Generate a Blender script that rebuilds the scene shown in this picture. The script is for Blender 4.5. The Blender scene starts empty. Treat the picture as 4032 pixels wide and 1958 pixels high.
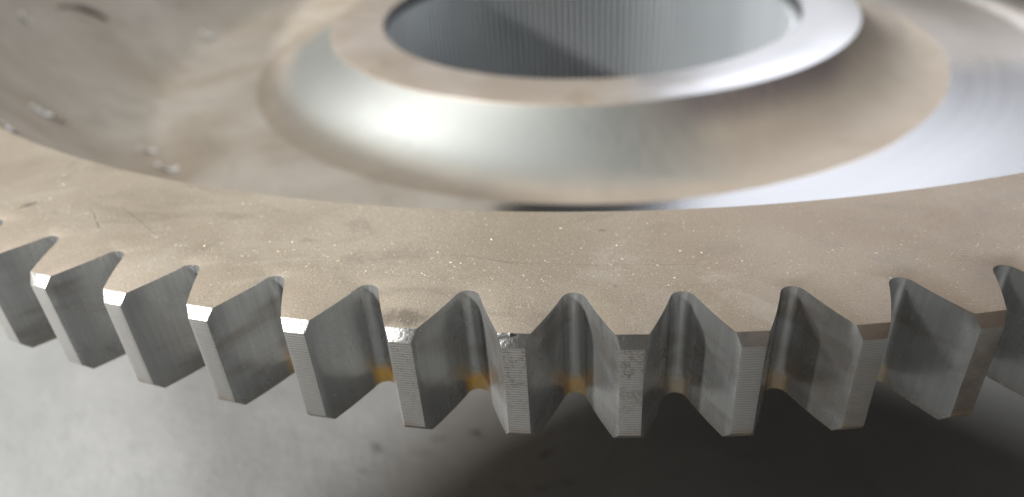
import bpy, bmesh, math, random
from mathutils import Vector, Matrix
random.seed(7)
C = bpy.context.scene
COL = C.collection
K = 0.33            # metres per tip radius of the gear
ZT = 0.45 * K       # height of the rim's top face over the floor
PI = math.pi

# ------------------------------------------------------------------ camera
cam = bpy.data.cameras.new('camera'); cam_o = bpy.data.objects.new('camera', cam); COL.objects.link(cam_o)
cam_o.location = (0, -1.2825*K, 0.2383*K + ZT)
cam_o.rotation_mode = 'XYZ'; cam_o.rotation_euler = (0.9922, 0.0594, 0.0803)
cam.sensor_width = 36; cam.lens = 3001.3/4032*36
cam.clip_start = 0.005; cam.clip_end = 100
cam.dof.use_dof = True
fw = cam_o.rotation_euler.to_matrix() @ Vector((0, 0, -1))
cam.dof.focus_distance = (Vector((0.0, -0.985*K, ZT-0.006)) - cam_o.location).dot(fw)
cam.dof.aperture_fstop = 11
C.camera = cam_o

# ------------------------------------------------------------------ world and lamps
w = bpy.data.worlds.new('World'); C.world = w; w.use_nodes = True
bg = w.node_tree.nodes['Background']
bg.inputs['Color'].default_value = (0.78, 0.74, 0.70, 1); bg.inputs['Strength'].default_value = 0.165
C.view_settings.view_transform = 'Standard'; C.view_settings.look = 'None'
C.view_settings.exposure = 0.0; C.view_settings.gamma = 1.0
GC = Vector((0, -0.2, 0.12))
def lamp(name, az, el, dist, sx, sy, power, col, aim=GC):
    """az is measured from +y towards +x, el above the horizon"""
    a, e = math.radians(az), math.radians(el)
    L = bpy.data.lights.new(name, 'AREA'); L.shape = 'RECTANGLE'; L.size = sx; L.size_y = sy
    L.energy = power; L.color = col
    o = bpy.data.objects.new(name, L); COL.objects.link(o)
    o.location = aim + dist*Vector((math.sin(a)*math.cos(e), math.cos(a)*math.cos(e), math.sin(e)))
    o.rotation_euler = (aim - o.location).to_track_quat('-Z', 'Y').to_euler()
    return o
lamp('doorway_light', -130, 24, 3.0, 0.28, 0.12, 135, (1.0, 0.985, 0.96))
lamp('skylight', -72, 64, 2.4, 2.5, 1.9, 20, (0.97, 1.0, 0.99))
lamp('side_window_light', -75, 46, 3.0, 0.36, 0.36, 42, (1.0, 0.99, 0.97))
lamp('window_light', 28, 29, 2.8, 1.75, 0.85, 20, (0.90, 0.93, 1.0))

# ------------------------------------------------------------------ node helpers
def mat(name):
    m = bpy.data.materials.new(name); m.use_nodes = True
    nt = m.node_tree; nt.nodes.clear()
    out = nt.nodes.new('ShaderNodeOutputMaterial'); p = nt.nodes.new('ShaderNodeBsdfPrincipled')
    nt.links.new(p.outputs[0], out.inputs[0])
    return m, nt, p
class N:
    def __init__(s, nt): s.nt = nt
    def lk(s, a, b): s.nt.links.new(a, b)
    def set(s, sock, v):
        if isinstance(v, bpy.types.NodeSocket): s.lk(v, sock)
        else: sock.default_value = v
    def coord(s, obj=None):
        n = s.nt.nodes.new('ShaderNodeTexCoord'); n.object = obj; return n.outputs['Object']
    def map(s, v, scale=(1, 1, 1), loc=(0, 0, 0), rot=(0, 0, 0)):
        n = s.nt.nodes.new('ShaderNodeMapping'); s.lk(v, n.inputs[0])
        n.inputs['Scale'].default_value = scale; n.inputs['Location'].default_value = loc; n.inputs['Rotation'].default_value = rot
        return n.outputs[0]
    def noise(s, v, scale, detail=4, rough=0.55, dist=0.0):
        n = s.nt.nodes.new('ShaderNodeTexNoise'); s.lk(v, n.inputs['Vector'])
        n.inputs['Scale'].default_value = scale; n.inputs['Detail'].default_value = detail
        n.inputs['Roughness'].default_value = rough; n.inputs['Distortion'].default_value = dist
        return n.outputs['Fac']
    def voro(s, v, scale, feature='F1', out='Distance'):
        n = s.nt.nodes.new('ShaderNodeTexVoronoi'); n.feature = feature; s.lk(v, n.inputs['Vector']); n.inputs['Scale'].default_value = scale
        return n.outputs[out]
    def ramp(s, f, a, b, lo=0.0, hi=1.0):
        n = s.nt.nodes.new('ShaderNodeMapRange'); n.interpolation_type = 'SMOOTHSTEP'
        s.set(n.inputs[0], f)
        n.inputs[1].default_value = a; n.inputs[2].default_value = b; n.inputs[3].default_value = lo; n.inputs[4].default_value = hi
        return n.outputs[0]
    def math(s, op, a, b=0.0):
        n = s.nt.nodes.new('ShaderNodeMath'); n.operation = op; s.set(n.inputs[0], a); s.set(n.inputs[1], b); return n.outputs[0]
    def mix(s, f, a, b):
        n = s.nt.nodes.new('ShaderNodeMix'); n.data_type = 'RGBA'; s.set(n.inputs[0], f)
        s.set(n.inputs[6], a); s.set(n.inputs[7], b); return n.outputs[2]
    def sep(s, v):
        n = s.nt.nodes.new('ShaderNodeSeparateXYZ'); s.lk(v, n.inputs[0]); return n.outputs
    def comb(s, x, y, z):
        n = s.nt.nodes.new('ShaderNodeCombineXYZ'); s.set(n.inputs[0], x); s.set(n.inputs[1], y); s.set(n.inputs[2], z); return n.outputs[0]
    def bump(s, h, strength, dist, prev=None):
        n = s.nt.nodes.new('ShaderNodeBump'); n.inputs['Strength'].default_value = strength; n.inputs['Distance'].default_value = dist
        s.lk(h, n.inputs['Height'])
        if prev is not None: s.lk(prev, n.inputs['Normal'])
        return n.outputs[0]
    def polar(s, v):
        x, y, z = s.sep(v)
        r = s.math('SQRT', s.math('ADD', s.math('MULTIPLY', x, x), s.math('MULTIPLY', y, y)))
        return r, s.math('ARCTAN2', y, x), z
def c4(r, g, b): return (r, g, b, 1.0)

# ------------------------------------------------------------------ object helpers
def link(name, me, parent=None):
    o = bpy.data.objects.new(name, me); COL.objects.link(o)
    if parent is not None: o.parent = parent
    return o
def tag(o, label=None, cat=None, group=None, kind=None):
    for k, v in (('label', label), ('category', cat), ('group', group), ('kind', kind)):
        if v: o[k] = v
    return o
def to_mesh(bm, name, mats, sharp=None):
    me = bpy.data.meshes.new(name); bm.to_mesh(me); bm.free()
    for m in mats: me.materials.append(m)
    if sharp is not None:
        for p in me.polygons: p.use_smooth = True
        me.set_sharp_from_angle(angle=math.radians(sharp))
    return me

# ------------------------------------------------------------------ floor
def floor_material():
    m, nt, p = mat('concrete'); n = N(nt); v = n.coord()
    big = n.noise(v, 7, 5, 0.6, 0.4); mid = n.noise(v, 45, 5, 0.65); fine = n.noise(v, 420, 3, 0.7)
    col = n.mix(n.ramp(big, 0.3, 0.72), c4(0.32, 0.325, 0.325), c4(0.43, 0.435, 0.43))
    col = n.mix(n.ramp(mid, 0.35, 0.75, 0, 0.4), col, c4(0.30, 0.305, 0.31))
    col = n.mix(n.ramp(fine, 0.62, 0.8, 0, 0.3), col, c4(0.27, 0.27, 0.27))
    # an oily brown stain with dark crumbs near the middle of the visible floor
    x, y, z = n.sep(v)
    d = n.math('SQRT', n.math('ADD', n.math('POWER', n.math('SUBTRACT', x, -0.045), 2), n.math('POWER', n.math('SUBTRACT', y, -0.225), 2)))
    d = n.math('ADD', d, n.math('MULTIPLY', n.math('SUBTRACT', n.noise(v, 30, 4), 0.5), 0.06))
    col = n.mix(n.ramp(d, 0.015, 0.05, 0.4, 0.0), col, c4(0.30, 0.255, 0.215))
    spots = n.noise(n.map(v, (1, 1.6, 1)), 75, 3, 0.6)
    col = n.mix(n.math('MULTIPLY', n.ramp(spots, 0.60, 0.72), n.ramp(d, 0.01, 0.12, 0.85, 0.12)), col, c4(0.12, 0.115, 0.11))
    nt.links.new(col, p.inputs['Base Color']); p.inputs['Roughness'].default_value = 0.85
    nt.links.new(n.bump(n.math('ADD', mid, n.math('MULTIPLY', fine, 0.4)), 0.5, 0.002), p.inputs['Normal'])
    return m
bm = bmesh.new(); bmesh.ops.create_grid(bm, x_segments=8, y_segments=8, size=6.0)
fl = link('floor', to_mesh(bm, 'floor', [floor_material()])); tag(fl, 'light grey mottled concrete floor under the gear', None, None, 'structure')

# ------------------------------------------------------------------ gear
gear = bpy.data.objects.new('gear', None); COL.objects.link(gear); gear.empty_display_size = 0.05
tag(gear, 'large steel spur gear with brown-filmed faces, chamfered teeth and splined hub', 'gear')

NT = 109; P = 2*PI/NT; TH0 = -1.6075
SEG = 8                       # rim segments per tooth
CR, CZ, HH = 0.0045, 0.0063, 0.0714
RA = 0.9616; RHO = 0.0066; SL = 0.475
RIN = 0.950

def gspace(n): return n.coord(gear)
def film_nodes(n, v, base_lo, base_hi):
    """brown-filmed turned steel: cloudy colour, fine grain, small dark pits"""
    r, a, z = n.polar(v)
    cloud = n.noise(v, 22, 5, 0.6, 0.6); fine = n.noise(v, 2600, 3, 0.7)
    col = n.mix(n.ramp(cloud, 0.3, 0.7), base_lo, base_hi)
    col = n.mix(n.ramp(fine, 0.42, 0.66, 0, 0.45), col, c4(0.20, 0.16, 0.12))
    pit = n.noise(v, 170, 5, 0.7)
    col = n.mix(n.ramp(pit, 0.68, 0.78, 0, 0.6), col, c4(0.13, 0.11, 0.09))
    return col, cloud, fine, r, a, z

def rim_material():
    m, nt, p = mat('brown_filmed_steel'); n = N(nt); v = gspace(n)
    col, cloud, fine, r, a, z = film_nodes(n, v, c4(0.41, 0.345, 0.265), c4(0.50, 0.435, 0.35))
    x, y, _ = n.sep(v)
    k = n.math('ADD', n.math('MULTIPLY', x, 1/K), n.math('MULTIPLY', n.math('SUBTRACT', cloud, 0.5), 0.5))
    col = n.mix(n.ramp(k, -0.1, 0.35, 0, 0.75), col, c4(0.225, 0.145, 0.085))  # right side browned in colour to carry the shade over it
    smudge = n.noise(n.map(v, (1, 1.6, 1), rot=(0, 0, 0.4)), 34, 6, 0.68, 1.2)
    col = n.mix(n.ramp(smudge, 0.52, 0.70, 0, 0.4), col, c4(0.22, 0.185, 0.15))
    col = n.mix(n.ramp(smudge, 0.44, 0.30, 0, 0.3), col, c4(0.58, 0.53, 0.46))
    # oily grime along the edge above one tooth, dark spots on the face
    for (gx, gy, gr, st) in ((-0.0315, -0.3243, 0.0032, 0.6), (0.0027, -0.2972, 0.0006, 0.5), (-0.0733, -0.2905, 0.0016, 0.2), (-0.0552, -0.3000, 0.0013, 0.2), (-0.1245, -0.2843, 0.0016, 0.3), (0.017, -0.3325, 0.006, 0.3)):
        dd = n.math('SQRT', n.math('ADD', n.math('POWER', n.math('MULTIPLY', n.math('SUBTRACT', x, gx), 0.55), 2), n.math('POWER', n.math('SUBTRACT', y, gy), 2)))
        dd = n.math('ADD', dd, n.math('MULTIPLY', n.math('SUBTRACT', n.noise(v, 380, 4, 0.7), 0.5), gr*1.6))
        col = n.mix(n.ramp(dd, gr*0.3, gr, st, 0), col, c4(0.10, 0.08, 0.06))
    wv = n.map(v, (1, 1.25, 1))
    spk = n.voro(wv, 1500); sel = n.sep(n.voro(wv, 1500, 'F1', 'Color'))[0]
    dust = n.math('MULTIPLY', n.ramp(spk, 0.20, 0.32, 1, 0), n.ramp(sel, 0.80, 0.86))
    dust = n.math('MULTIPLY', dust, n.ramp(n.noise(v, 70, 3), 0.3, 0.6, 0.3, 1))
    col = n.mix(n.math('MULTIPLY', dust, 0.45), col, c4(0.85, 0.77, 0.64))
    nt.links.new(col, p.inputs['Base Color'])
    p.inputs['Metallic'].default_value = 0.3
    nt.links.new(n.math('ADD', n.ramp(cloud, 0.3, 0.7, 0.37, 0.47), n.math('MULTIPLY', dust, 0.2)), p.inputs['Roughness'])
    b = n.bump(fine, 0.35, 0.00012); b = n.bump(dust, 0.5, 0.0002, b)
    nt.links.new(b, p.inputs['Normal'])
    return m
def web_material():
    m, nt, p = mat('turned_web_steel'); n = N(nt); v = gspace(n)
    col, cloud, fine, r, a, z = film_nodes(n, v, c4(0.52, 0.465, 0.39), c4(0.62, 0.565, 0.49))
    # the film is thick on the left, thin on the right where bare turned metal shows
    x, y, _ = n.sep(v)
    k = n.math('ADD', n.math('MULTIPLY', x, 1.0/K), n.math('MULTIPLY', n.math('SUBTRACT', cloud, 0.5), 0.12))
    bare = n.math('MULTIPLY', n.ramp(k, -0.14, -0.06), n.ramp(n.math('ADD', n.math('MULTIPLY', y, 1/K), n.math('MULTIPLY', n.math('SUBTRACT', cloud, 0.5), 0.1)), -0.24, -0.08, 1, 0.72))
    rr = n.math('MULTIPLY', r, 1.0/K)
    edge = n.math('ADD', rr, n.math('ADD', n.math('MULTIPLY', n.math('SUBTRACT', n.noise(v, 12, 2, 0.5), 0.5), 0.03), n.math('MULTIPLY', n.math('SUBTRACT', cloud, 0.5), 0.012)))
    bare = n.math('MULTIPLY', bare, n.ramp(edge, 0.534, 0.556, 0.0, 1))
    rings = n.noise(n.comb(n.math('MULTIPLY', rr, 160.0), n.math('MULTIPLY', a, 0.6), 0.0), 1.0, 4, 0.7)
    stain = n.noise(v, 9, 4, 0.6, 1.0)
    col = n.mix(n.ramp(stain, 0.45, 0.7, 0, 0.5), col, c4(0.30, 0.22, 0.135))
    smear = n.noise(n.comb(n.math('MULTIPLY', a, 5.0), n.math('MULTIPLY', r, 30.0), 0.0), 2.2, 5, 0.65, 0.8)
    col = n.mix(n.ramp(smear, 0.5, 0.68, 0, 0.3), col, c4(0.28, 0.24, 0.20))
    col = n.mix(n.ramp(n.noise(v, 60, 5, 0.7), 0.62, 0.74, 0, 0.4), col, c4(0.60, 0.56, 0.50))
    col = n.mix(bare, col, n.mix(n.ramp(bare, 0.6, 1.0), c4(0.25, 0.22, 0.195), n.mix(n.ramp(rings, 0.3, 0.7), c4(0.215, 0.215, 0.22), c4(0.24, 0.24, 0.247))))
    col = n.mix(n.ramp(n.noise(v, 130, 5, 0.7), 0.60, 0.74, 0, 0.45), col, c4(0.20, 0.175, 0.15))
    nt.links.new(col, p.inputs['Base Color'])
    nt.links.new(n.ramp(bare, 0, 1, 0.22, 1.0), p.inputs['Metallic'])
    nt.links.new(n.math('ADD', n.ramp(bare, 0, 1, 0.52, 0.16), n.ramp(rings, 0.3, 0.75, 0.05, 0.08)), p.inputs['Roughness'])
    nt.links.new(n.bump(n.noise(v, 500, 4, 0.6), 0.12, 0.0003), p.inputs['Normal'])
    return m
def fillet_material():
    m, nt, p = mat('turned_fillet_steel'); n = N(nt); v = gspace(n)
    col, cloud, fine, r, a, z = film_nodes(n, v, c4(0.40, 0.325, 0.25), c4(0.48, 0.405, 0.325))
    x, y, _ = n.sep(v)
    rr = n.math('MULTIPLY', r, 1.0/K)
    streak = n.noise(n.comb(n.math('MULTIPLY', a, 60.0), n.math('MULTIPLY', rr, 10.0), 0.0), 3.0, 3, 0.6)
    k = n.math('ADD', n.math('MULTIPLY', x, 1.0/K), n.math('MULTIPLY', n.math('SUBTRACT', cloud, 0.5), 0.15))
    film_shade = n.math('MAXIMUM', n.ramp(k, 0.0, 0.2, 0, 0.85), n.ramp(n.math('ADD', rr, n.math('MULTIPLY', n.math('SUBTRACT', cloud, 0.5), 0.03)), 0.47, 0.54, 0, 0.9))  # brown at the foot; right half browned to stand for its dim reflection
    col = n.mix(film_shade, c4(0.34, 0.35, 0.335), col)
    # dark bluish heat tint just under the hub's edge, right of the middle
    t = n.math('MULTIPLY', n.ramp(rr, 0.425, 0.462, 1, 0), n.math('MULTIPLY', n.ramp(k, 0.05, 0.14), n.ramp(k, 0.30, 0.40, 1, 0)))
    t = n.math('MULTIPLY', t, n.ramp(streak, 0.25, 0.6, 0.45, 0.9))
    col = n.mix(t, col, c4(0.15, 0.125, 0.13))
    nt.links.new(col, p.inputs['Base Color'])
    nt.links.new(n.ramp(film_shade, 0, 0.9, 0.85, 0.35), p.inputs['Metallic'])
    nt.links.new(n.math('ADD', n.ramp(streak, 0.3, 0.7, 0.47, 0.56), n.math('MULTIPLY', film_shade, 0.08)), p.inputs['Roughness'])
    rings = n.noise(n.comb(n.math('MULTIPLY', rr, 190.0), n.math('MULTIPLY', a, 0.8), 0.0), 1.0, 4, 0.7)
    nt.links.new(n.bump(rings, 0.10, 0.0006, n.bump(streak, 0.07, 0.001)), p.inputs['Normal'])
    return m
def hubtop_material():
    m, nt, p = mat('hub_face_steel'); n = N(nt); v = gspace(n)
    col, cloud, fine, r, a, z = film_nodes(n, v, c4(0.38, 0.325, 0.27), c4(0.48, 0.43, 0.385))
    x, y, _ = n.sep(v)
    stain = n.noise(v, 26, 4, 0.6, 0.6)
    col = n.mix(n.ramp(stain, 0.56, 0.7, 0, 0.6), col, c4(0.24, 0.17, 0.09))
    bare = n.ramp(n.math('ADD', n.math('MULTIPLY', x, 1.0/K), n.math('MULTIPLY', n.math('SUBTRACT', cloud, 0.5), 0.3)), -0.02, 0.16, 0, 1)
    nt.links.new(n.mix(bare, col, n.mix(n.ramp(stain, 0.5, 0.75, 0, 0.4), c4(0.47, 0.465, 0.47), c4(0.33, 0.33, 0.345))), p.inputs['Base Color'])
    nt.links.new(n.ramp(bare, 0, 1, 0.3, 0.9), p.inputs['Metallic'])
    nt.links.new(n.ramp(bare, 0, 1, 0.5, 0.33), p.inputs['Roughness'])
    return m
def flank_material():
    m, nt, p = mat('cut_flank_steel'); n = N(nt); v = gspace(n)
    r, a, z = n.polar(v)
    streak = n.noise(n.map(v, (1, 1, 0.03)), 1500, 4, 0.65)
    blot = n.noise(n.map(v, (1, 1, 0.6)), 160, 4, 0.6, 0.5)
    col = n.mix(n.ramp(streak, 0.3, 0.7), c4(0.44, 0.445, 0.44), c4(0.52, 0.525, 0.515))
    col = n.mix(n.ramp(blot, 0.6, 0.78, 0, 0.5), col, c4(0.17, 0.13, 0.105))
    own = n.noise(n.comb(n.math('MULTIPLY', a, 1.0), 0.11, n.math('MULTIPLY', z, 6.0)), 21.0, 3, 0.6)
    col = n.mix(n.ramp(own, 0.50, 0.68, 0, 0.5), col, c4(0.27, 0.215, 0.165))
    score = n.noise(n.map(v, (1, 1, 0.012)), 900, 3, 0.8)
    col = n.mix(n.math('MULTIPLY', n.ramp(score, 0.58, 0.68), n.ramp(own, 0.5, 0.3, 0, 0.55)), col, c4(0.66, 0.66, 0.64))
    # amber oil film run down to the bottom of each root
    zz = n.math('ADD', n.math('MULTIPLY', n.math('SUBTRACT', z, ZT), 1.0/K), n.math('MULTIPLY', n.math('SUBTRACT', blot, 0.5), 0.006))
    rr = n.math('MULTIPLY', r, 1.0/K)
    amber = n.math('MULTIPLY', n.ramp(zz, -0.0635, -0.0545, 1, 0), n.ramp(rr, 0.9635, 0.9695, 1, 0))
    gapn = n.noise(n.comb(n.math('MULTIPLY', n.math('ADD', a, 1.665), 1.0), 0.37, 0.0), 13.0, 1, 0.5)
    amber = n.math('MULTIPLY', amber, n.math('MULTIPLY', n.ramp(gapn, 0.25, 0.6, 0.35, 1), n.ramp(n.math('ABSOLUTE', n.math('ADD', a, 1.665)), 0.05, 0.16, 1, 0.28)))
    col = n.mix(amber, col, c4(0.92, 0.54, 0.11))
    edge = n.ramp(zz, -0.0714, -0.064, 0.35, 0)
    col = n.mix(edge, col, c4(0.50, 0.42, 0.26))  # pale bottom band paints in light reflected off the floor
    dustm = n.ramp(n.noise(v, 1900, 2, 0.5), 0.72, 0.77, 0, 0.9)
    col = n.mix(dustm, col, c4(0.7, 0.68, 0.62))
    nt.links.new(col, p.inputs['Base Color'])
    nt.links.new(n.math('SUBTRACT', 0.70, n.math('ADD', n.math('MULTIPLY', amber, 0.35), n.math('MULTIPLY', dustm, 0.2))), p.inputs['Metallic'])
    nt.links.new(n.ramp(blot, 0.3, 0.75, 0.22, 0.30), p.inputs['Roughness'])
    b = n.bump(streak, 0.07, 0.0002); b = n.bump(dustm, 0.4, 0.0002, b)
    nt.links.new(b, p.inputs['Normal'])
    return m
def land_material():
    m, nt, p = mat('turned_tip_steel'); n = N(nt); v = gspace(n)
    r, a, z = n.polar(v)
    zz = n.math('MULTIPLY', n.math('SUBTRACT', z, ZT), 1.0/K)
    wob = n.noise(v, 60, 2, 0.5)
    saw = n.math('SINE', n.math('ADD', n.math('MULTIPLY', zz, 2*PI/0.00165), n.math('MULTIPLY', wob, 1.5)))
    col = n.mix(n.ramp(saw, -1, 1), c4(0.47, 0.455, 0.43), c4(0.62, 0.61, 0.58))
    rust = n.noise(v, 2400, 4, 0.75); area = n.noise(v, 26, 3, 0.55)
    xk = n.math('MULTIPLY', n.sep(v)[0], 1/K)
    film_shade = n.math('MULTIPLY', n.ramp(n.math('ADD', xk, n.math('MULTIPLY', n.math('SUBTRACT', area, 0.5), 0.2)), 0.02, 0.22, 0, 0.85), n.ramp(n.noise(v, 90, 4, 0.6), 0.3, 0.6, 0.55, 1))  # brown stain, deepened to the right to paint in the dark reflection
    col = n.mix(film_shade, col, n.mix(n.ramp(n.noise(v, 240, 4, 0.65), 0.4, 0.65), c4(0.27, 0.205, 0.15), c4(0.17, 0.125, 0.095)))
    spot = n.math('MULTIPLY', n.ramp(xk, -0.13, -0.08), n.ramp(xk, 0.02, 0.07, 1, 0))
    msk = n.math('MULTIPLY', n.math('MULTIPLY', n.ramp(rust, 0.40, 0.62), n.ramp(n.noise(v, 420, 4, 0.7), 0.42, 0.62, 0.1, 1)), n.math('MAXIMUM', n.math('MULTIPLY', spot, n.ramp(n.math('ADD', zz, n.math('MULTIPLY', area, 0.04)), -0.045, 0.0, 0.35, 1)), n.ramp(area, 0.52, 0.66, 0.06, 0.6)))
    col = n.mix(n.math('MULTIPLY', msk, 0.9), col, c4(0.15, 0.11, 0.09))
    low = n.math('MULTIPLY', n.ramp(zz, -0.066, -0.060, 1, 0), n.ramp(n.noise(v, 200, 3), 0.42, 0.6))
    col = n.mix(n.math('MULTIPLY', low, 0.7), col, c4(0.42, 0.31, 0.17))
    nt.links.new(col, p.inputs['Base Color'])
    nt.links.new(n.math('SUBTRACT', 0.92, n.math('MULTIPLY', msk, 0.5)), p.inputs['Metallic'])
    p.inputs['Roughness'].default_value = 0.40
    b = n.bump(saw, 0.22, 0.00012); b = n.bump(rust, 0.2, 0.0002, b)
    nt.links.new(b, p.inputs['Normal'])
    return m
def chamfer_material():
    m, nt, p = mat('chamfer_steel'); n = N(nt); v = gspace(n)
    f = n.noise(v, 260, 4, 0.65); g = n.noise(v, 900, 3, 0.7)
    x, y, _ = n.sep(v)
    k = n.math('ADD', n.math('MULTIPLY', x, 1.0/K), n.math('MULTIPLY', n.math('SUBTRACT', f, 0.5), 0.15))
    film_shade = n.ramp(k, 0.0, 0.12, 0, 0.75)  # chamfers right of centre browned, painting in the dark they reflect
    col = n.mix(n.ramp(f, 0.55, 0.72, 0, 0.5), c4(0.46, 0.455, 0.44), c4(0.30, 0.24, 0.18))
    col = n.mix(film_shade, col, c4(0.34, 0.25, 0.18))
    nt.links.new(col, p.inputs['Base Color'])
    nt.links.new(n.ramp(film_shade, 0, 0.75, 1.0, 0.4), p.inputs['Metallic'])
    p.inputs['Roughness'].default_value = 0.36
    nt.links.new(n.bump(f, 0.12, 0.0008, n.bump(g, 0.35, 0.0003)), p.inputs['Normal'])
    return m
def bore_material():
    m, nt, p = mat('bore_steel'); n = N(nt); v = gspace(n)
    f = n.noise(n.map(v, (1, 1, 0.05)), 120, 3, 0.6)
    nt.links.new(n.mix(n.ramp(f, 0.3, 0.7), c4(0.88, 0.91, 0.93), c4(0.94, 0.96, 0.97)), p.inputs['Base Color'])
    p.inputs['Metallic'].default_value = 0.82; p.inputs['Roughness'].default_value = 0.3
    return m
M_RIM, M_WEB, M_FIL, M_HUB = rim_material(), web_material(), fillet_material(), hubtop_material()
M_GRV, _nt, _p = mat('dark_groove_steel'); _p.inputs['Base Color'].default_value = c4(0.08, 0.085, 0.09); _p.inputs['Metallic'].default_value = 0.3; _p.inputs['Roughness'].default_value = 0.5  # groove floor coloured darker than the splines
M_FLK, M_LAND, M_CHM, M_BORE = flank_material(), land_material(), chamfer_material(), bore_material()

def G(r, th, z): return Vector((r*K*math.cos(th), r*K*math.sin(th), z*K + ZT))

def revolve(bm, prof, nseg, off=0.0, mi=0):
    rows = []
    for r, z in prof:
        rows.append([bm.verts.new(G(r, off + 2*PI*i/nseg, z)) for i in range(nseg)])
    for a, b in zip(rows, rows[1:]):
        for i in range(nseg):
            j = (i+1) % nseg
            f = bm.faces.new((a[i], b[i], b[j], a[j])); f.material_index = mi
    return rows

# rim ring: flat top face between the teeth and the recess, and its underside
NS = NT*SEG; OFF = TH0 - P/2
bm = bmesh.new()
revolve(bm, [(RIN, -HH), (0.86, -HH)], NS, OFF)
revolve(bm, [(0.8785, -0.0006), (0.8788, 0), (0.90, 0), (0.925, 0), (RIN, 0)], NS, OFF)
link('rim', to_mesh(bm, 'rim', [M_RIM], 35), gear)

# dished web from the rim's inner edge down to the flat floor of the recess, and its underside
def smooth(t): return t*t*(3-2*t)
prof = [(0.549, -0.1853), (0.62, -0.185), (0.69, -0.185)]
for i in range(1, 25):
    t = i/24; prof.append((0.69 + t*(0.8785-0.69), -0.185 + (0.185-0.0006)*t**1.6))
bm = bmesh.new(); revolve(bm, prof, 360, OFF)
revolve(bm, [(0.86, -HH), (0.80, -0.16), (0.66, -0.26), (0.46, -0.265)], 180, OFF)
link('web', to_mesh(bm, 'web', [M_WEB], 40), gear)

# cove that flares from the hub to the web
prof = []
for i in range(25):
    t = i/24
    r = 0.4215 + (0.549-0.4215)*t
    z = -0.1235 - (0.1853-0.1235)*(1-(1-t)**2.3)
    prof.append((r, z))
bm = bmesh.new(); revolve(bm, list(reversed(prof)), 360, OFF)
link('fillet', to_mesh(bm, 'fillet', [M_FIL], 60), gear)

# hub: end face, bore wall and the stub that stands on the floor
bm = bmesh.new()
RB = 0.336; RF = 0.322
revolve(bm, [(0.4215, -0.1235), (0.4205, -0.1218), (0.418, -0.121), (0.37, -0.121), (RB+0.002, -0.121), (RB, -0.1225)], 360, OFF, 0)
revolve(bm, [(RB, -0.1225), (RB, -0.25), (RB, -0.45)], 360, OFF, 1)
revolve(bm, [(RB, -0.45), (0.45, -0.45), (0.46, -0.265)], 180, OFF, 0)
link('hub', to_mesh(bm, 'hub', [M_HUB, M_GRV], 35), gear)

# splines broached in the bore
NSP = 160
bm = bmesh.new()
pw = 2*PI/NSP
sec = [(RB+0.0005, -0.34), (RF-0.001, -0.13), (RF-0.001, 0.13), (RB+0.0005, 0.34)]
ztop, zbot = -0.140, -0.44
va = [bm.verts.new(G(r, a*pw, ztop)) for r, a in sec]; vb = [bm.verts.new(G(r, a*pw, zbot)) for r, a in sec]
for i in range(3): bm.faces.new((va[i], va[i+1], vb[i+1], vb[i]))
bm.faces.new(va)
bmesh.ops.recalc_face_normals(bm, faces=bm.faces)
sp_me = to_mesh(bm, 'spline', [M_BORE])
for i in range(NSP):
    o = link('spline', sp_me, gear); o.rotation_euler = (0, 0, i*pw)

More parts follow.
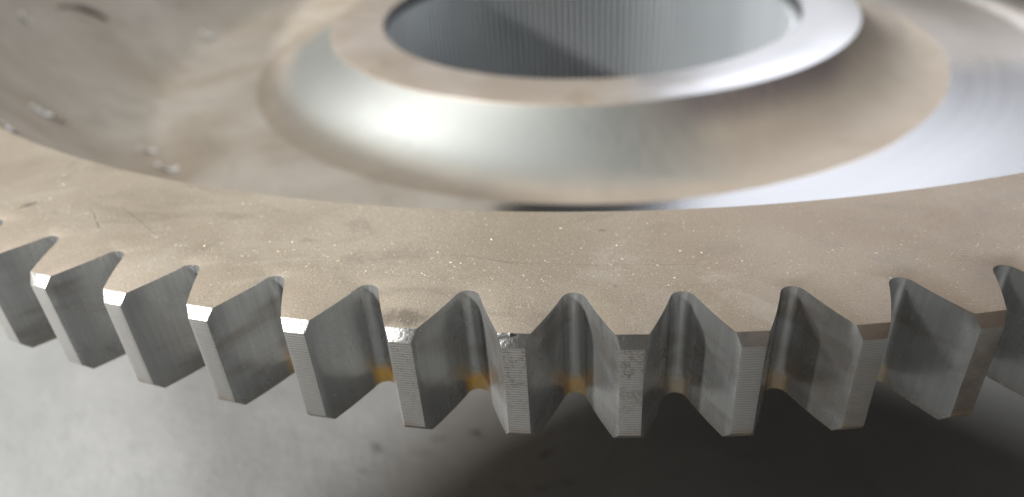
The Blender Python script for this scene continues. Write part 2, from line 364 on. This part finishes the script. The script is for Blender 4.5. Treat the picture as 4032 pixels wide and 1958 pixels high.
# one tooth: the sector from gap middle to gap middle
def tooth_mesh():
    bm = bmesh.new()
    side = []                                   # half gap, from the middle of the root outwards: (lateral angle from gap middle, r)
    al = math.atan(SL)
    for i in range(9):
        t = i/8*(PI/2 - al); side.append((RHO*math.sin(t)/0.965, RA + RHO*(1-math.cos(t))))
    l0, r0 = side[-1]
    rc = 1-CR
    for t in (0.25, 0.5, 0.75, 1.0):
        r = r0 + (rc-r0)*t; side.append((l0 + SL*(r-r0) - 0.0005*math.sin(PI*t), r))
    side.append((l0 + SL*(1-r0) + 0.0003, 1.0))
    nC = len(side)-2
    left = [(-P/2 + l, r) for l, r in side]; right = [(P/2 - l, r) for l, r in reversed(side)]
    la, lb = left[-1][0], right[0][0]
    land = [(la + (lb-la)*i/4, 1.0) for i in (1, 2, 3)]
    prof = left + land + right
    nl = len(left); n = len(prof)
    def zt(r): return 0.0 if r <= rc+1e-9 else -CZ
    rows = []
    NZ = 4
    for k in range(NZ+1):
        row = []
        for a, r in prof:
            t0 = zt(r); b0 = -HH - t0
            row.append(bm.verts.new(G(r, a, t0 + (b0-t0)*k/NZ)))
        rows.append(row)
    for k in range(NZ):
        for i in range(n-1):
            f = bm.faces.new((rows[k][i], rows[k+1][i], rows[k+1][i+1], rows[k][i+1]))
            f.material_index = 2 if nl-1 <= i < nl+3 else 1
    iL = nC; iR = n-1-nC
    for row, z in ((rows[0], 0.0), (rows[-1], -HH)):
        inner = [bm.verts.new(G(RIN, -P/2 + P*i/SEG, z)) for i in range(SEG+1)]
        # top face: strips of quads from the inner arc out to the tooth
        half = iL+1
        mid = bm.verts.new(G(rc, 0.0, z))
        bm.faces.new(inner[:SEG//2+1] + [mid] + [row[i] for i in range(iL, -1, -1)]).material_index = 0
        bm.faces.new([row[i] for i in range(n-1, iR-1, -1)] + [mid] + inner[SEG//2:]).material_index = 0
        # chamfer
        bm.faces.new([row[iL], mid, row[iR]] + [row[i] for i in range(iR-1, iL, -1)]).material_index = 3
    bmesh.ops.recalc_face_normals(bm, faces=bm.faces)
    es = [e for e in bm.edges if len(e.link_faces) == 2 and e.calc_face_angle(0) > 0.5]
    bmesh.ops.bevel(bm, geom=es, offset=0.0006*K, offset_type='OFFSET', segments=2, profile=0.6, affect='EDGES', clamp_overlap=True, material=-1)
    ctr = G(0.975, 0, -HH/2)
    f = max(bm.faces, key=lambda f: f.calc_center_median().x)
    if f.normal.x < 0: bmesh.ops.reverse_faces(bm, faces=bm.faces)
    return to_mesh(bm, 'tooth', [M_RIM, M_FLK, M_LAND, M_CHM], 28)
tooth_me = tooth_mesh()
for i in range(NT):
    o = link('tooth', tooth_me, gear); o.rotation_euler = (0, 0, TH0 + (i-6)*P)

# ------------------------------------------------------------------ the person who leans over the gear (behind the camera: shades the floor and the near teeth)
def cloth_material():
    m, nt, p = mat('dark_jacket_cloth'); n = N(nt); v = n.coord()
    f = n.noise(v, 60, 4)
    nt.links.new(n.mix(f, c4(0.020, 0.018, 0.017), c4(0.045, 0.040, 0.036)), p.inputs['Base Color'])
    p.inputs['Roughness'].default_value = 0.9
    return m
def person():
    PX = 0.0
    pts = {'pelvis': (PX, -1.10, 0.36, .15, .12), 'waist': (PX, -1.03, 0.50, .14, .11), 'chest': (PX, -0.93, 0.64, .16, .115),
           'collar': (PX, -0.86, 0.70, .09, .08), 'neck': (PX, -0.81, 0.70, .058, .058), 'skull': (PX, -0.745, 0.68, .088, .095),
           'crown': (PX, -0.70, 0.70, .07, .08), 'chin': (PX, -0.70, 0.62, .05, .05)}
    ed = [('pelvis', 'waist'), ('waist', 'chest'), ('chest', 'collar'), ('collar', 'neck'), ('neck', 'skull'), ('skull', 'crown'), ('skull', 'chin')]
    for s, nm in ((-1, 'a'), (1, 'b')):
        x = PX
        pts.update({nm+'shoulder': (x+s*.18, -0.90, 0.66, .065, .065), nm+'elbow': (x+s*.21, -0.74, 0.44, .048, .048), nm+'wrist': (x+s*.13, -0.66, 0.36, .03, .03),
                    nm+'palm': (x+s*.10, -0.62, 0.345, .036, .022),
                    nm+'hip': (x+.05+s*.09, -1.06, 0.33, .095, .095), nm+'knee': (x+.075+s*.12, -0.80, 0.40, .062, .062), nm+'ankle': (x+.075+s*.12, -1.02, 0.09, .04, .04), nm+'toe': (x+.075+s*.13, -0.88, 0.035, .035, .03)})
        ed += [('chest', nm+'shoulder'), (nm+'shoulder', nm+'elbow'), (nm+'elbow', nm+'wrist'), (nm+'wrist', nm+'palm'),
               ('pelvis', nm+'hip'), (nm+'hip', nm+'knee'), (nm+'knee', nm+'ankle'), (nm+'ankle', nm+'toe')]
        for i, (dx, ln, r) in enumerate(((-.028, .062, .008), (-.010, .072, .0085), (.009, .068, .008), (.027, .052, .007))):
            b = (x+s*.10+dx, -0.595, 0.34, r*1.15, r*1.15); m_ = (x+s*.10+dx*1.1, -0.595+ln*.5, 0.338, r, r); t = (x+s*.10+dx*1.1, -0.595+ln*.75, 0.32, r*.85, r*.85)
            for k, q in zip('jkl', (b, m_, t)): pts[f'{nm}f{i}{k}'] = q
            ed += [(nm+'palm', f'{nm}f{i}j'), (f'{nm}f{i}j', f'{nm}f{i}k'), (f'{nm}f{i}k', f'{nm}f{i}l')]
        pts[nm+'t0'] = (x+s*.062, -0.625, 0.33, .011, .011); pts[nm+'t1'] = (x+s*.045, -0.59, 0.32, .009, .009)
        ed += [(nm+'palm', nm+'t0'), (nm+'t0', nm+'t1')]
    names = list(pts); me = bpy.data.meshes.new('person')
    me.from_pydata([pts[k][:3] for k in names], [(names.index(a), names.index(b)) for a, b in ed], [])
    o = link('person', me); o.rotation_euler = (0, 0, math.radians(-50)); o.location = Vector((-0.246, -0.677, 0)) - Matrix.Rotation(math.radians(-50), 3, 'Z') @ Vector((0, -0.93, 0)); me.materials.append(cloth_material())
    md = o.modifiers.new('skin', 'SKIN'); md.use_smooth_shade = True
    for i, k in enumerate(names):
        sv = me.skin_vertices[0].data[i]; sv.radius = pts[k][3:]; sv.use_root = (k == 'pelvis')
    sb = o.modifiers.new('sub', 'SUBSURF'); sb.levels = 2; sb.render_levels = 2
    tag(o, 'person in dark clothes crouching on the floor in front of the gear', 'person')
person()

# ------------------------------------------------------------------ unseen pail-shaped blocker, added beside the camera to shade the floor under the near teeth
def shadow_blocker():
    b = bpy.data.objects.new('shadow_blocker', None); COL.objects.link(b); b.location = (-0.306, -0.571, 0)
    tag(b, 'unseen dark pail-shaped blocker with a wire handle, added to shade the floor', 'shadow_blocker')
    m, nt, p = mat('dark_plastic'); n = N(nt)
    nt.links.new(n.mix(n.noise(n.coord(), 40, 4), c4(0.025, 0.025, 0.026), c4(0.05, 0.048, 0.045)), p.inputs['Base Color']); p.inputs['Roughness'].default_value = 0.55
    bm = bmesh.new()
    prof = [(R*1.62, z) for R, z in [(0, 0.004), (0.05, 0.004), (0.052, 0.0), (0.056, 0.0), (0.066, 0.215), (0.070, 0.217), (0.070, 0.228), (0.066, 0.233), (0.0635, 0.230), (0.054, 0.008), (0, 0.008)]]
    rows = []
    for r, z in prof:
        rows.append([bm.verts.new((max(r, 1e-4)*math.cos(2*PI*i/40), max(r, 1e-4)*math.sin(2*PI*i/40), z)) for i in range(40)])
    for a, c in zip(rows, rows[1:]):
        for i in range(40): bm.faces.new((a[i], a[(i+1) % 40], c[(i+1) % 40], c[i]))
    link('body', to_mesh(bm, 'body', [m], 35), b)
    bm = bmesh.new(); ring = []
    for i in range(17):
        t = PI*i/16; c0 = Vector((0.1145*math.cos(t), -0.08*math.sin(t), 0.223 - 0.045*math.sin(t)))
        ring.append([bm.verts.new(c0 + 0.002*(math.cos(u)*Vector((math.cos(t), 0.3*math.sin(t), 0)) + math.sin(u)*Vector((0, 0.6, 0.8)))) for u in (0, PI/3, 2*PI/3, PI, 4*PI/3, 5*PI/3)])
    for a, c in zip(ring, ring[1:]):
        for i in range(6): bm.faces.new((a[i], a[(i+1) % 6], c[(i+1) % 6], c[i]))
    link('handle', to_mesh(bm, 'handle', [M_BORE], 40), b)
shadow_blocker()

# ------------------------------------------------------------------ scratches cut into the rim's face (parts of the gear)
M_SCR, _nt, _p = mat('scratch_dark'); _p.inputs['Base Color'].default_value = c4(0.13, 0.11, 0.09); _p.inputs['Roughness'].default_value = 0.6
def scratch(pts, w, lab=None):
    bm = bmesh.new(); P_ = [Vector((x, y, ZT)) for x, y in pts]; fine = []
    for a, b in zip(P_, P_[1:]):
        for i in range(6):
            t = i/6; fine.append(a.lerp(b, t) + Vector((random.uniform(-1, 1), random.uniform(-1, 1), 0))*w*0.5)
    fine.append(P_[-1]); rows = []
    for i, p in enumerate(fine):
        d = (fine[min(i+1, len(fine)-1)] - fine[max(i-1, 0)]).normalized(); nn = Vector((-d.y, d.x, 0))
        ww = w*(0.25 + 0.75*math.sin(PI*(i+0.3)/(len(fine)-0.4)))*random.uniform(0.5, 1.1)
        rows.append([bm.verts.new(p + nn*ww), bm.verts.new(p + Vector((0, 0, ww*0.7))), bm.verts.new(p - nn*ww)])
    for a, b in zip(rows, rows[1:]):
        for k in (0, 1): bm.faces.new((a[k], b[k], b[k+1], a[k+1]))
    o = link('scratch', to_mesh(bm, 'scratch', [M_SCR]), gear)
    if lab: o['label'] = lab
scratch([(-0.0276, -0.3052), (-0.0215, -0.3060), (-0.0142, -0.3082), (-0.0100, -0.3085)], 0.00010, 'longest dark scratch along the middle of the rim face')
scratch([(-0.0100, -0.3085), (0.0014, -0.3090), (0.0120, -0.3090), (0.0226, -0.3087)], 0.00005)
scratch([(-0.1096, -0.2855), (-0.1050, -0.2910), (-0.1012, -0.2959)], 0.00012)
scratch([(-0.1021, -0.2857), (-0.0950, -0.2915), (-0.0885, -0.2973)], 0.00010)
scratch([(-0.1265, -0.2863), (-0.1245, -0.2843), (-0.1236, -0.2830)], 0.00028)

# burr of bright metal on the left edge of one tooth's chamfer, a nick in the leftmost flank
M_BUR, _nt, _p = mat('burr_bright'); _p.inputs['Base Color'].default_value = c4(0.75, 0.74, 0.72); _p.inputs['Metallic'].default_value = 0.9; _p.inputs['Roughness'].default_value = 0.3
bm = bmesh.new()
c0 = Vector((-0.0138, -0.3290, 0.1480))
ring = []
for i in range(7):
    t = i/6; h = 0.00045*math.sin(PI*t)**0.6*(1+0.3*math.sin(9*t)); x = -0.0009 + 0.0021*t
    ring.append((bm.verts.new(c0+Vector((x, 0.0001, -0.0004+0.0006*t))), bm.verts.new(c0+Vector((x, -0.0003, 0.0001+0.0006*t+h))), bm.verts.new(c0+Vector((x, 0.0005, 0.0001+0.0006*t+0.6*h)))))
for a, b in zip(ring, ring[1:]):
    for k in range(3): bm.faces.new((a[k], b[k], b[(k+1) % 3], a[(k+1) % 3]))
link('burr', to_mesh(bm, 'burr', [M_BUR]), gear)

# ------------------------------------------------------------------ metal shavings and a chip lying in the dished web
def web_z(r):
    if r <= 0.69: return -0.185
    t = (r-0.69)/(0.8785-0.69); return -0.185 + (0.185-0.0006)*min(t, 1)**1.6
def place_dir(x, y):
    r = math.hypot(x, y)/K; z0 = web_z(r); z1 = web_z(r+0.002); s_ = (z1-z0)/0.002
    u = Vector((x, y, 0)).normalized(); nrm = (Vector((0, 0, 1)) - u*s_).normalized()
    return Vector((x, y, z0*K+ZT)), nrm
M_SHV, _nt, _p = mat('shaving_bright'); _p.inputs['Base Color'].default_value = c4(0.95, 0.95, 0.94); _p.inputs['Metallic'].default_value = 0.0; _p.inputs['Roughness'].default_value = 0.35
def shaving(x, y, ln, turns, rad, rot, label):
    """a thin kinked strip of swarf lying on the web, its tip curling up"""
    bm = bmesh.new(); rows = []; nst = int(turns*5); px_ = x*400
    for i in range(nst+1):
        t = i/nst; wd = rad*(0.35 + 0.9*math.sin(PI*(0.1+0.8*t)))*(1+0.35*math.sin(17*t+px_))
        c = Vector((ln*(t-0.5), rad*0.9*math.sin(2.2*PI*t*turns/3+px_), 0.0003 + rad*0.5*abs(math.sin(PI*turns*t)) + rad*0.8*t**4))
        tl = 0.35*math.sin(5*t+px_)
        e = Vector((0, math.cos(tl), math.sin(tl)))*wd
        rows.append([bm.verts.new(c - e), bm.verts.new(c + e), bm.verts.new(c + e*0.9 - Vector((0, 0, 0.00025))), bm.verts.new(c - e*0.9 - Vector((0, 0, 0.00025)))])
    for a, b in zip(rows, rows[1:]):
        for k in range(4): bm.faces.new((a[k], b[k], b[(k+1) % 4], a[(k+1) % 4]))
    bm.faces.new(rows[-1]); bm.faces.new(list(reversed(rows[0])))
    bmesh.ops.recalc_face_normals(bm, faces=bm.faces)
    o = link('metal_shaving', to_mesh(bm, 'metal_shaving', [M_SHV], 50))
    p, nr = place_dir(x, y); q = nr.to_track_quat('Z', 'X').to_matrix() @ Matrix.Rotation(rot, 3, 'Z')
    o.matrix_world = Matrix.Translation(p) @ q.to_4x4()
    tag(o, label, 'metal shaving', 'bright shavings lying in the dished web')
def hit(px, py):
    """point of the dished web that lies under a sight line given in photo pixels / 2576, found once by marching outwards"""
    d = cam_o.rotation_euler.to_matrix() @ Vector(((px-1288)/1917.5, -(py-625.5)/1917.5, -1)); d.normalize()
    t = 0.1
    while t < 2:
        p = Vector(cam_o.location) + d*t; r = math.hypot(p.x, p.y)/K
        if r < 0.8785 and p.z <= web_z(r)*K+ZT: return p.x, p.y
        t += 0.0005
    return p.x, p.y
for (px, py, ln, tu, ra, ro, lab) in (
    (115, 290, 0.016, 5, 0.0012, 0.5, 'longest bright curled shaving in the dished web near the left rim edge'),
    (15, 325, 0.006, 2, 0.0014, 0.2, 'small white shaving right at the inner rim edge, farthest left'),
    (420, 428, 0.01, 3, 0.0014, -0.5, 'bright curled shaving close behind the rim edge, below a paler smear'),
    (370, 382, 0.007, 2, 0.0012, -0.3, 'short pale shaving just behind the bright curled shaving at the rim edge'),
    (520, 90, 0.007, 2, 0.0018, 0.9, 'round pale shaving lying alone in the middle of the web, left of the hub'),
    (60, 48, 0.006, 2, 0.0014, 0.0, 'small white shaving beside the dark metal chip in the corner')):
    x, y = hit(px, py); shaving(x, y, ln, tu, ra, ro, lab)

def metal_chip():
    bm = bmesh.new(); rows = []
    for i in range(13):
        t = i/12; x = 0.030*(t-0.5); y = 0.004*math.cos(PI*(t-0.45))*1.2; h = 0.0020*(0.6+0.4*math.sin(5*t)); th = 0.0016*(1.2-0.5*t)
        c = Vector((x, -y, 0.0002))
        rows.append([bm.verts.new(c + Vector((0, -th, 0))), bm.verts.new(c + Vector((0, -th*0.4, h))), bm.verts.new(c + Vector((0, th*0.8, h*0.8))), bm.verts.new(c + Vector((0, th, 0)))])
    for a, b in zip(rows, rows[1:]):
        for k in range(4): bm.faces.new((a[k], b[k], b[(k+1) % 4], a[(k+1) % 4]))
    bm.faces.new(rows[0]); bm.faces.new(list(reversed(rows[-1])))
    m, nt, p = mat('dark_chip_steel'); n = N(nt)
    nt.links.new(n.mix(n.noise(n.coord(), 300, 3), c4(0.10, 0.105, 0.09), c4(0.24, 0.19, 0.15)), p.inputs['Base Color']); p.inputs['Metallic'].default_value = 0.4; p.inputs['Roughness'].default_value = 0.5
    o = link('metal_chip', to_mesh(bm, 'metal_chip', [m], 40))
    x, y = hit(207, 36); pt, nr = place_dir(x, y)
    o.matrix_world = Matrix.Translation(pt) @ (nr.to_track_quat('Z', 'X').to_matrix() @ Matrix.Rotation(CHIP_ROT, 3, 'Z')).to_4x4()
    tag(o, 'dark curved metal chip lying in the far corner of the dished web', 'metal chip')
CHIP_ROT = 0.9
metal_chip()

# ------------------------------------------------------------------ swarf dust: hundreds of tiny pale flecks on the rim face, the flanks and tip lands
def swarf():
    m, nt, p = mat('swarf_fleck'); n = N(nt)
    nt.links.new(n.mix(n.ramp(n.noise(n.coord(), 900, 1), 0.4, 0.6), c4(0.80, 0.68, 0.48), c4(0.85, 0.83, 0.80)), p.inputs['Base Color'])
    p.inputs['Metallic'].default_value = 0.3; p.inputs['Roughness'].default_value = 0.4
    rnd = random.Random(11); bm = bmesh.new()
    def fleck(c, nr, sz):
        q = nr.to_track_quat('Z', 'X').to_matrix() @ Matrix.Rotation(rnd.uniform(0, 6.3), 3, 'Z')
        l, w_, h = sz*rnd.uniform(0.6, 1.6), sz*rnd.uniform(0.25, 0.6), sz*rnd.uniform(0.15, 0.45)
        vs = [bm.verts.new(c + q @ Vector(p_)) for p_ in ((-l, -w_*.4, 0), (0, -w_, 0), (l, rnd.uniform(-.5, .5)*w_, h*.3), (rnd.uniform(-.3, .3)*l, w_, 0), (rnd.uniform(-.4, .4)*l, 0, h))]
        for f in ((0, 1, 4), (1, 2, 4), (2, 3, 4), (3, 0, 4)): bm.faces.new([vs[i] for i in f])
    for i in range(1500):
        th = TH0 + rnd.uniform(-0.40, 0.36); r = 0.879 + (0.955-0.879)*rnd.random()**0.8
        if rnd.random() < 0.35: r = rnd.uniform(0.93, 0.962)
        fleck(G(r, th, 0), Vector((0, 0, 1)), rnd.choice((1, 1, 1, 1.4, 2.2))*0.00011)
    for i in range(-6, 6):                                   # on the tooth tops
        for k in range(14):
            th = TH0 + i*P + rnd.uniform(-0.006, 0.006); fleck(G(rnd.uniform(0.962, 0.993), th, 0), Vector((0, 0, 1)), 0.00013)
    al = math.atan(SL)
    for i in range(-6, 6):                                   # clinging to the flanks and tip lands
        for sgn in (-1, 1):
            for k in range(26):
                r = rnd.uniform(0.969, 0.994); z = -0.001 - 0.066*rnd.random()**1.4
                lat = (RHO*math.sin(PI/2-al)/0.965) + SL*(r - (RA+RHO*(1-math.cos(PI/2-al))))
                th = TH0 + (i-0.5)*P + sgn*lat
                u = Vector((math.cos(th), math.sin(th), 0)); tg = Vector((-math.sin(th), math.cos(th), 0))
                nr = (u*math.sin(al) - tg*sgn*math.cos(al)).normalized()
                fleck(G(r, th, z) + nr*0.00004, nr, rnd.choice((0.7, 1, 1.5))*0.00010)
        for k in range(12):
            th = TH0 + i*P + rnd.uniform(-0.005, 0.005); fleck(G(1.0002, th, rnd.uniform(-0.06, -0.007)), Vector((math.cos(th), math.sin(th), 0)), 0.00008)
    o = link('swarf_dust', to_mesh(bm, 'swarf_dust', [m]))
    tag(o, 'tiny pale flecks of swarf scattered over the gear rim and teeth', 'swarf', None, 'stuff')
swarf()
